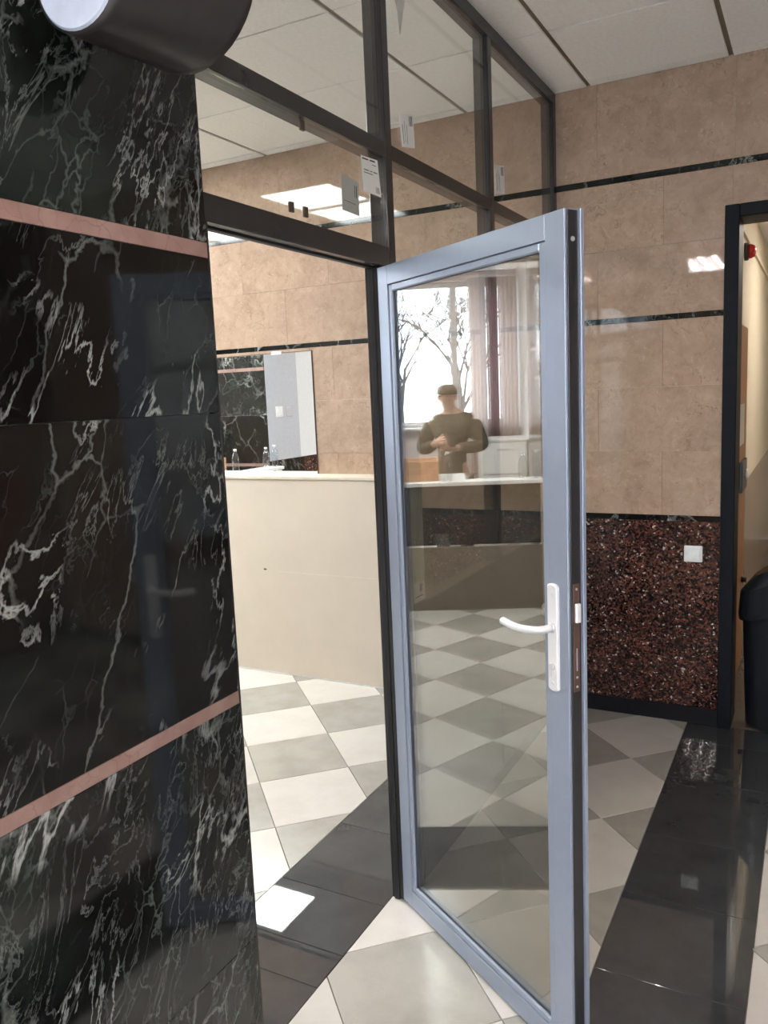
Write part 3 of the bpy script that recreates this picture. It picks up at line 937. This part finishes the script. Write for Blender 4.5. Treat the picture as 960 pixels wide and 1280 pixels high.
tube('lever', [(.763, LT + .008, 1.108), (.763, LT + .030, 1.108), (.760, LT + .043, 1.108), (.750, LT + .050, 1.107), (.735, LT + .053, 1.105), (.665, LT + .053, 1.104), (.611, LT + .051, 1.1105)],
     [.0095, .0088, .0095, .0095, .009, .0092, .007], G['white_metal'], hd, 14, 1.0)
lathe('key_cylinder', [(.0085, -.0083), (.0085, -.0125), (.0075, -.0135)], G['silver'], hd, 16, 'y', (.763, 0, 1.016))
dbox('key_cylinder_stem', (.7598, -.0115, .994), (.7662, -.0083, 1.010), G['silver'], .0006, hd)
for z in (1.186, .977):
    lathe('screw', [(.004, -.0082), (.0036, -.0092)], G['silver'], hd, 12, 'y', (.763, 0, z))
# lock strip on the leaf edge
ls = dbox('lock_strip', (LW + .0041, .0095, .966), (LW + .0062, .0275, 1.216), G['brown_metal'], .0004)
dbox('latch_bolt', (LW + .0063, .0115, 1.128), (LW + .0150, .0255, 1.172), G['white_metal'], .002, ls)
dbox('deadbolt_slot', (LW + .0063, .0170, 1.015), (LW + .0070, .0200, 1.068), G['silver'], .0002, ls)
for z in (1.204, .978, 1.000):
    lathe('screw', [(.0032, LW + .0062), (.0028, LW + .0072)], G['silver'], ls, 10, 'x', (0, .0185, z))
lathe('edge_plug', [(.0055, LW + .0041), (.005, LW + .006)], G['silver'], door, 14, 'x', (0, .019, 1.957))
for z in (.22, 1.02, 1.82):
    lathe('hinge', [(.008, z - .045), (.009, z - .043), (.009, z + .043), (.008, z + .045)], G['alu'], door, 14, 'z', (-.004, LT * .62, 0))

# ------------------------------------------------------------------ things on and at the far wall
sw = empty('light_switch', (-.505, YW, .84), label='white square light switch on the red granite', cat='light switch')
box('switch_frame', (-.546, YW - .010, .802), (-.464, YW - .0003, .880), G['whitep'], sw, .003)
box('rocker', (-.535, YW - .0145, .813), (-.475, YW - .0102, .869), G['whitep'], sw, .002)

led = empty('boxed_ledge', (-2.9, 3.97, 0), label='beige boxed-in ledge along the far wall under the mirror', cat='ledge')
box('front_panel', (-4.4, 3.894, .012), (-2.062, 3.910, 1.190), G['counter'], led, .001)
box('end_panel', (-2.078, 3.9105, .012), (-2.062, YW - .0005, 1.190), G['counter'], led, .001)
box('top_board', (-4.4, 3.886, 1.1905), (-2.054, YW - .0005, 1.208), G['cream'], led, .002)
box('plinth', (-4.4, 3.898, 0), (-2.066, 3.908, .0118), G['whitep'], led)
box('wall_stain', (-2.915, 3.8932, .642), (-2.895, 3.8939, .652), G['shim'], led)

box('scuff_mark', (-2.80, 3.8933, .636), (-2.14, 3.8939, .641), G['cream'], led)
mir = empty('wall_mirror', (-2.93, YW, 1.21), label='frameless wall mirror standing on the beige ledge', cat='mirror')
box('mirror_glass', (-3.62, YW - .0075, 1.2085), (-2.588, YW - .0022, 1.918), G['mirror'], mir, .0006)
box('backing_board', (-3.62, YW - .002, 1.2085), (-2.583, YW - .0003, 1.922), G['shim'], mir)
for x in (-2.83, -3.4):
    box('clip', (x - .035, YW - .012, 1.912), (x + .035, YW - .0078, 1.930), G['whitep'], mir, .001)

def bottle(name, loc, h, r, label, grp):
    t = empty(name, loc, label=label, cat='bottle', group=grp)
    k = h / .22
    lathe('body', [(r * .6, .0005), (r * .95, .004), (r, .02 * k), (r * .93, .045 * k), (r, .06 * k), (r * .93, .08 * k), (r, .10 * k), (r, .135 * k), (r * .72, .168 * k), (r * .42, .19 * k), (r * .40, .203 * k)],
          G['plastic_clear'], t, 20)
    lathe('cap', [(r * .47, .2035 * k), (r * .47, .2185 * k), (r * .42, .22 * k)], G['whitep'], t, 16)
    return t
# litter bin in the right doorway
bn = empty('litter_bin', (-.145, 4.165, 0), label='black litter bin with a slanted lid in the right doorway', cat='bin')
lathe('body', [(.120, .001), (.128, .01), (.140, .30), (.149, .60), (.147, .625)], G['bin'], bn, 32)
vs, fs = [], []
for ring, (rr, zf) in enumerate(((.164, lambda c: .575 + .06 * c), (.168, lambda c: .60 + .06 * c), (.160, lambda c: .735 + .085 * c), (.10, lambda c: .790 + .06 * c))):
    for k in range(32):
        a = 2 * math.pi * k / 32
        vs.append((rr * math.cos(a), rr * math.sin(a), zf(math.cos(a))))
for i in range(3):
    for k in range(32):
        fs.append((i * 32 + k, i * 32 + (k + 1) % 32, (i + 1) * 32 + (k + 1) % 32, (i + 1) * 32 + k))
fs.append(tuple(range(96, 128))); fs.append(tuple(range(32)))
link('lid', mesh('lid', vs, fs, G['bin']), bn)

# ------------------------------------------------------------------ corridor behind the right doorway
cf = box('floor_corridor', (-.6, YW, -.10), (1.4, 9.2, -.0005), G['corr_floor'], kind='structure', label='dark glossy floor of the corridor')
c1 = box('wall_corridor_left', (-.60, YB, 1.0), (-.40, 9.2, 2.70), G['cream'], kind='structure', label='cream corridor wall over brown wall panels')
box('wall_panel', (-.60, YB, 0), (-.402, 6.1, .999), G['dado'], c1)
box('wall_panel', (-.60, 6.102, 0), (-.402, 7.6, .999), G['dado'], c1)
box('wall_panel', (-.60, 7.602, 0), (-.402, 9.2, .999), G['dado'], c1)
box('cable_trunking', (-.40, YB, 2.45), (-.385, 9.2, 2.475), G['cream'], c1)
box('wall_corridor_end', (-.60, 9.2, 0), (1.4, 9.4, 2.70), G['cream'], kind='structure', label='end wall of the corridor')
box('wall_corridor_right', (1.2, YB, 0), (1.4, 9.2, 2.70), G['cream'], kind='structure', label='right wall of the corridor')
cc = box('ceiling_corridor', (-.6, YB, 2.70), (1.4, 9.4, 2.80), G['ceil'], kind='structure', label='white corridor ceiling')
cl = empty('corridor_light', (.5, 6.2, 2.70), label='warm ceiling light of the corridor beyond the right doorway', cat='ceiling light')  # unseen lamp added to light the corridor
box('housing', (.18, 5.88, 2.672), (.82, 6.52, 2.699), G['whitep'], cl, .003)
box('diffuser', (.21, 5.91, 2.662), (.79, 6.49, 2.6715), G['corr_light'], cl, .002)
wd = empty('wooden_door', (-.36, 4.35, 0), label='orange brown wooden door standing open in the right doorway', cat='door')
box('leaf', (-.398, 4.37, .012), (-.362, 5.13, 1.935), G['wood'], wd, .002)
box('edge_strip', (-.398, 4.3645, .012), (-.362, 4.3695, 1.935), G['silver'], wd)
lk = box('lock_case', (-.3615, 4.70, 1.05), (-.345, 5.0, 1.215), G['bin'], wd, .003)
lathe('pull_ring', [(.026, 0), (.032, .003), (.032, .009), (.026, .012)], G['silver'], lk, 18, 'x', (-.3449 + .36, .55 , 1.13))
lathe('door_stop', [(.018, -.3615 + .36), (.014, -.345 + .36), (.02, -.335 + .36)], G['bin'], wd, 14, 'x', (0, .62, .52))
box('grey_plate', (-.3615, 4.55, 1.30), (-.3595, 4.95, 1.52), G['silver'], wd)
jl = box('trim_2', (DX0 - .045, YB + .0005, 0), (DX0 - .006, YB + .035, 2.33), G['silver'], kind='structure', label='silver metal door stop strip beside the wooden door')
al = empty('fire_alarm', (-.40, 5.29, 2.376), label='small red alarm sounder on the cream corridor wall', cat='alarm')
lathe('base', [(.050, .0005), (.050, .018), (.045, .022)], G['shim'], al, 20, 'x')
lathe('dome', [(.040, .0225), (.040, .036), (.032, .052), (.016, .060)], G['red'], al, 20, 'x')

# ------------------------------------------------------------------ dark cylindrical fitting at the top left
wfx = empty('wall_fitting', (-1.13, 1.0, 2.30), label='dark grey cone shaped fitting with a pale end high on the marble pier', cat='wall fitting')
def ring(c, r, y, k, seg=40):
    a = 2 * math.pi * k / seg
    return Vector((c[0] + r * math.cos(a), y, c[1] + r * math.sin(a))) - Vector(wfx.location)
seg = 40
rings = [((-.955, 2.268), .0825, .925), ((-.955, 2.272), .086, .938), ((-.950, 2.34), .138, 1.143), ((-.950, 2.341), .140, 1.150), ((-.950, 2.341), .140, 1.165)]
vs, fs = [], []
for c, r, y in rings:
    for k in range(seg): vs.append(ring(c, r, y, k))
for i in range(len(rings) - 1):
    for k in range(seg): fs.append((i * seg + k, i * seg + (k + 1) % seg, (i + 1) * seg + (k + 1) % seg, (i + 1) * seg + k))
fs.append(tuple(range((len(rings) - 1) * seg, len(rings) * seg)))
fs.append(tuple(range(seg)))
link('shade', mesh('shade', vs, fs, G['fixture'], True), wfx)
vs = [ring((-.955, 2.268), .079, .9248, k) for k in range(seg)] + [ring((-.955, 2.268), .076, .9215, k) for k in range(seg)]
fs = [(k, (k + 1) % seg, seg + (k + 1) % seg, seg + k) for k in range(seg)] + [tuple(range(seg)), tuple(range(seg, 2 * seg))]
link('end_disc', mesh('end_disc', vs, fs, G['fixcap']), wfx, label='pale blue-grey round end')
box('bracket', (-1.1298, 1.00, 2.33), (-1.06, 1.05, 2.40), G['fixture'], wfx, .003)

# ------------------------------------------------------------------ inner room: counter and things seen mirrored in the door
rc = empty('reception_counter', (-4.9, 2.4, 0), label='reception counter with white top mirrored in the door glass', cat='counter')
box('lower_front', (-4.776, 1.30, 0), (-4.76, 3.30, .49), G['counter_dark'], rc, .001)
box('upper_front', (-4.86, 1.30, .4905), (-4.84, 3.30, .955), G['alu'], rc, .001)  # dark sheet for the shade in the open space under the worktop
box('side_panel', (-4.92, 1.285, 0), (-4.7765, 1.30, .955), G['counter'], rc)
box('side_panel', (-5.38, 3.30, 0), (-4.76, 3.316, .955), G['counter'], rc)
box('worktop', (-4.925, 1.285, .9555), (-4.745, 1.85, .985), G['whitep'], rc, .003)
box('worktop', (-5.40, 1.851, .9555), (-4.745, 3.33, .985), G['whitep'], rc, .003)
wb = empty('wooden_crate', (-4.95, 2.3, .985), label='low crate of raw planks on the reception counter', cat='crate')
for k in range(3):
    box('plank', (-4.87, 2.06, .986 + k * .052), (-4.855, 2.62, 1.034 + k * .052), G['plank'], wb, .001)
    box('plank', (-5.20, 2.06, .986 + k * .052), (-5.185, 2.62, 1.034 + k * .052), G['plank'], wb, .001)
for y in (2.06, 2.605):
    box('end_board', (-5.1845, y, .9865), (-4.8705, y + .015, 1.138), G['plank'], wb, .001)
bottle('water_bottle', (-4.82, 1.335, .985), .215, .033, 'clear plastic bottle at the end of the counter beside the green pier', 'bottles on the reception counter')
bottle('water_bottle', (-4.86, 1.425, .985), .20, .033, 'clear plastic bottle on the counter, second from the green pier', 'bottles on the reception counter')
bottle('water_bottle', (-4.80, 1.99, .985), .225, .033, 'clear plastic bottle on the wide part of the counter, seen in the mirror', 'bottles on the reception counter')
cb = empty('office_cabinet', (-7.6, 1.4, 0), label='white low cabinet behind the person', cat='cabinet')
box('body', (-7.95, 1.12, .04), (-7.45, 1.62, 1.11), G['whitep'], cb, .003)
for z0, z1 in ((.06, .40), (.41, .75), (.76, 1.09)):
    dr = box('drawer', (-7.449, 1.135, z0), (-7.432, 1.605, z1), G['white'], cb, .002)
    box('handle', (-7.4315, 1.32, z1 - .07), (-7.415, 1.42, z1 - .055), G['silver'], dr, .002)
box('top', (-7.97, 1.105, 1.1105), (-7.425, 1.635, 1.135), G['whitep'], cb, .003)
for y in (1.15, 1.55):
    for x in (-7.9, -7.5):
        box('foot', (x, y, 0), (x + .04, y + .04, .0395), G['silver'], cb)
# curtains: folded cloth with thickness
def curtain(y0, y1, label, cloth=None):
    t = empty('curtain', (XL + .22, (y0 + y1) / 2, 2.95), label=label, cat='curtain', group='curtains by the office window')
    nn = 60
    vs, fs = [], []
    for th in (0, .004):
        for z in (.12, 1.5, 2.92):
            for k in range(nn + 1):
                u = k / nn
                a = .030 * math.sin(u * 2 * math.pi * 5) * (1.0 if z < 2 else .7) + .006 * math.sin(u * 31)
                vs.append(Vector((XL + .22 + a + th, y0 + (y1 - y0) * u, z)) - Vector(t.location))
    W = nn + 1
    for s in (0, 3 * W):
        for r_ in range(2):
            for k in range(nn):
                q = (s + r_ * W + k, s + r_ * W + k + 1, s + (r_ + 1) * W + k + 1, s + (r_ + 1) * W + k)
                fs.append(q if s else tuple(reversed(q)))
    for k in range(nn):
        fs.append((k, k + 1, 3 * W + k + 1, 3 * W + k)); fs.append((2 * W + k, 5 * W + k, 5 * W + k + 1, 2 * W + k + 1))
    link('cloth', mesh('cloth', vs, fs, cloth or G['curtain'], True), t)
    o = tube('rod', [Vector((XL + .22, y0, 2.94)) - t.location, Vector((XL + .22, y1, 2.94)) - t.location], [.01, .01], G['sash'], t, 10)
curtain(1.47, 1.68, 'sheer white curtain at the edge of the clear window pane')
curtain(1.335, 1.465, 'dusky pink curtain between two pale curtains', G['curtain_pink'])
curtain(1.12, 1.33, 'cream curtain in the office corner')

# ------------------------------------------------------------------ person behind the counter
pr = empty('person', (-6.25, 1.93, 0), math.radians(12), label='person in olive jacket and brown cap looking down at both hands', cat='person')
def skin(name, verts, edges, radii, m, root=0, sub=2):
    me = bpy.data.meshes.new(name)
    me.from_pydata(verts, edges, [])
    me.materials.append(m)
    o = link(name, me, pr)
    md = o.modifiers.new('skin', 'SKIN')
    md.use_smooth_shade = True
    sv = me.skin_vertices[0].data if me.skin_vertices else None
    if sv is None:
        bm = bmesh.new(); bm.from_mesh(me); bm.verts.layers.skin.verify(); bm.to_mesh(me); bm.free()
        sv = me.skin_vertices[0].data
    for k, r in enumerate(radii):
        sv[k].radius = r if isinstance(r, tuple) else (r, r)
        sv[k].use_root = (k == root)
    s = o.modifiers.new('sub', 'SUBSURF'); s.levels = sub; s.render_levels = sub
    return o
class Sk:
    def __init__(s): s.v, s.e, s.r = [], [], []
    def add(s, p, r, frm=None):
        s.v.append(p); s.r.append(r)
        if frm is not None: s.e.append((frm, len(s.v) - 1))
        return len(s.v) - 1
# local frame: +x forward (towards the counter), +y to the photo's left, z up
b = Sk()
pel = b.add((0, 0, .93), (.14, .11))
chest = b.add((.0, 0, 1.22), (.15, .10), pel)
nb = b.add((.01, 0, 1.42), (.075, .07), chest)
nk = b.add((.03, .01, 1.50), (.052, .052), nb)
h1 = b.add((.065, .025, 1.555), (.072, .075), nk)
h2 = b.add((.075, .03, 1.615), (.085, .092), h1)
h3 = b.add((.062, .03, 1.662), (.058, .066), h2)
for s in (1, -1):
    hip = b.add((0, s * .10, .86), (.085, .085), pel)
    kn = b.add((.02, s * .11, .48), (.058, .058), hip)
    an = b.add((-.01, s * .11, .09), (.040, .040), kn)
    b.add((.13, s * .12, .045), (.036, .03), an)
    sh = b.add((-.005, s * .175, 1.385), (.062, .062), nb)
    el = b.add((.02, s * .27, 1.12) if s > 0 else (-.01, s * .29, 1.15), (.045, .045), sh)
    wrp = (.25, s * .10, 1.20) if s > 0 else (.22, s * .06, 1.15)
    wr_ = b.add(wrp, (.030, .030), el)
    pm = b.add((wrp[0] + .06, wrp[1] - s * .045, wrp[2] + .02), (.036, .018), wr_)
    for q in range(4):
        f0 = b.add((wrp[0] + .088 + .006 * q, wrp[1] - s * .075, wrp[2] + .052 - .019 * q), .0092, pm)
        f1 = b.add((wrp[0] + .100 + .004 * q, wrp[1] - s * (.100 - .004 * abs(q - 1)), wrp[2] + .058 - .020 * q), .0085, f0)
        b.add((wrp[0] + .088, wrp[1] - s * (.118 - .006 * abs(q - 1)), wrp[2] + .057 - .020 * q), .0075, f1)
    t0 = b.add((wrp[0] + .035, wrp[1] - s * .055, wrp[2] + .062), .0115, pm)
    b.add((wrp[0] + .050, wrp[1] - s * .085, wrp[2] + .082), .0092, t0)
skin('body', b.v, b.e, b.r, G['skin'])
j = Sk()
j0 = j.add((0, 0, .80), (.205, .150)); j1 = j.add((0, 0, .98), (.195, .140), j0); j2 = j.add((0, 0, 1.20), (.195, .140), j1)
j3 = j.add((.0, 0, 1.385), (.135, .115), j2); j4 = j.add((.015, .005, 1.465), (.082, .082), j3)
for s in (1, -1):
    a = j.add((-.005, s * .185, 1.375), (.088, .088), j3)
    el = j.add((.02, s * .285, 1.12) if s > 0 else (-.01, s * .305, 1.15), (.070, .070), a)
    j.add((.225, s * .115, 1.19) if s > 0 else (.195, s * .075, 1.147), (.050, .050), el)
skin('jacket', j.v, j.e, j.r, G['jacket'], 1)
q = Sk()
q0 = q.add((0, 0, .90), (.165, .125))
for s in (1, -1):
    hp = q.add((0, s * .105, .80), (.105, .105), q0)
    k1 = q.add((.02, s * .115, .48), (.078, .078), hp)
    q.add((-.01, s * .115, .10), (.066, .066), k1)
skin('trousers', q.v, q.e, q.r, G['trouser'])
for s in (1, -1):
    t = Sk()
    a = t.add((-.055, s * .115, .05), (.042, .045)); c_ = t.add((.05, s * .12, .045), (.045, .042), a); t.add((.15, s * .125, .035), (.040, .030), c_)
    skin('shoe', t.v, t.e, t.r, G['shoe'])
# cap with peak, face features
lathe('cap', [(.101, 1.628), (.103, 1.650), (.094, 1.685), (.066, 1.712), (.02, 1.722)], G['cap'], pr, 24, 'z', (.062, .03, 0))
lathe('nose', [(.004, 0), (.013, .006), (.011, .02), (.004, .034)], G['skin'], pr, 10, 'z', (.163, .036, 1.578))
for s in (1, -1):
    lathe('eye', [(.003, 0), (.009, .004), (.009, .010), (.003, .014)], G['ink'], pr, 10, 'z', (.150, .036 + s * .032, 1.605))
    lathe('ear', [(.006, 0), (.014, .01), (.015, .035), (.008, .05)], G['skin'], pr, 10, 'z', (.068, .03 + s * .088, 1.575))
lathe('mouth', [(.006, 0), (.016, .003), (.016, .006), (.006, .009)], G['brown_metal'], pr, 10, 'z', (.132, .034, 1.545))
ph = empty('phone', (-6.0, 1.93, 1.16), label='small black phone held in both hands of the person', cat='phone')
box('phone_body', (-5.965, 1.905, 1.165), (-5.955, 1.975, 1.30), G['bin'], ph, .003)
box('screen', (-5.9655, 1.909, 1.172), (-5.9652, 1.971, 1.293), G['ink'], ph)

# ------------------------------------------------------------------ outside the window
box('ground', (-60, -40, -1.2), (40, 45, -1.0), G['snow'], kind='structure', label='pale winter ground outside')
def tree(loc, h, seed, label):
    rnd = random.Random(seed)
    t = empty('bare_tree', loc, label=label, cat='tree', group='bare trees outside the window')
    vs, fs = [], []
    def limb(p, d, L, r, depth):
        q = p + d * L
        u = d.orthogonal().normalized(); v = d.cross(u)
        k = len(vs)
        for c, rr in ((p, r), (q, r * .62)):
            for s in range(5):
                a = 2 * math.pi * s / 5
                vs.append(c + u * math.cos(a) * rr + v * math.sin(a) * rr)
        for s in range(5): fs.append((k + s, k + (s + 1) % 5, k + 5 + (s + 1) % 5, k + 5 + s))
        if depth == 0: return
        for _ in range(3 if depth > 1 else 4):
            nd = (d + Vector((rnd.uniform(-1, 1), rnd.uniform(-1, 1), rnd.uniform(-.2, .7))) * .75).normalized()
            limb(p + d * L * rnd.uniform(.6, 1.0), nd, L * rnd.uniform(.58, .8), r * .55, depth - 1)
    limb(Vector((0, 0, 0)), Vector((.03, .02, 1)).normalized(), h * .33, h * .014, 6)
    link('branches', mesh('branches', vs, fs, G['bark']), t)
for k, (x, y, h) in enumerate(((-18, 2.9, 6.5), (-28, 1.2, 8.5), (-39, 3.8, 10), (-51, 0.6, 12))):
    tree((x, y, -1.0), h, 11 + k, ['bare winter tree nearest the office window', 'second nearest bare winter tree outside the office window', 'third nearest bare winter tree outside the office window', 'bare winter tree farthest from the office window'][k])
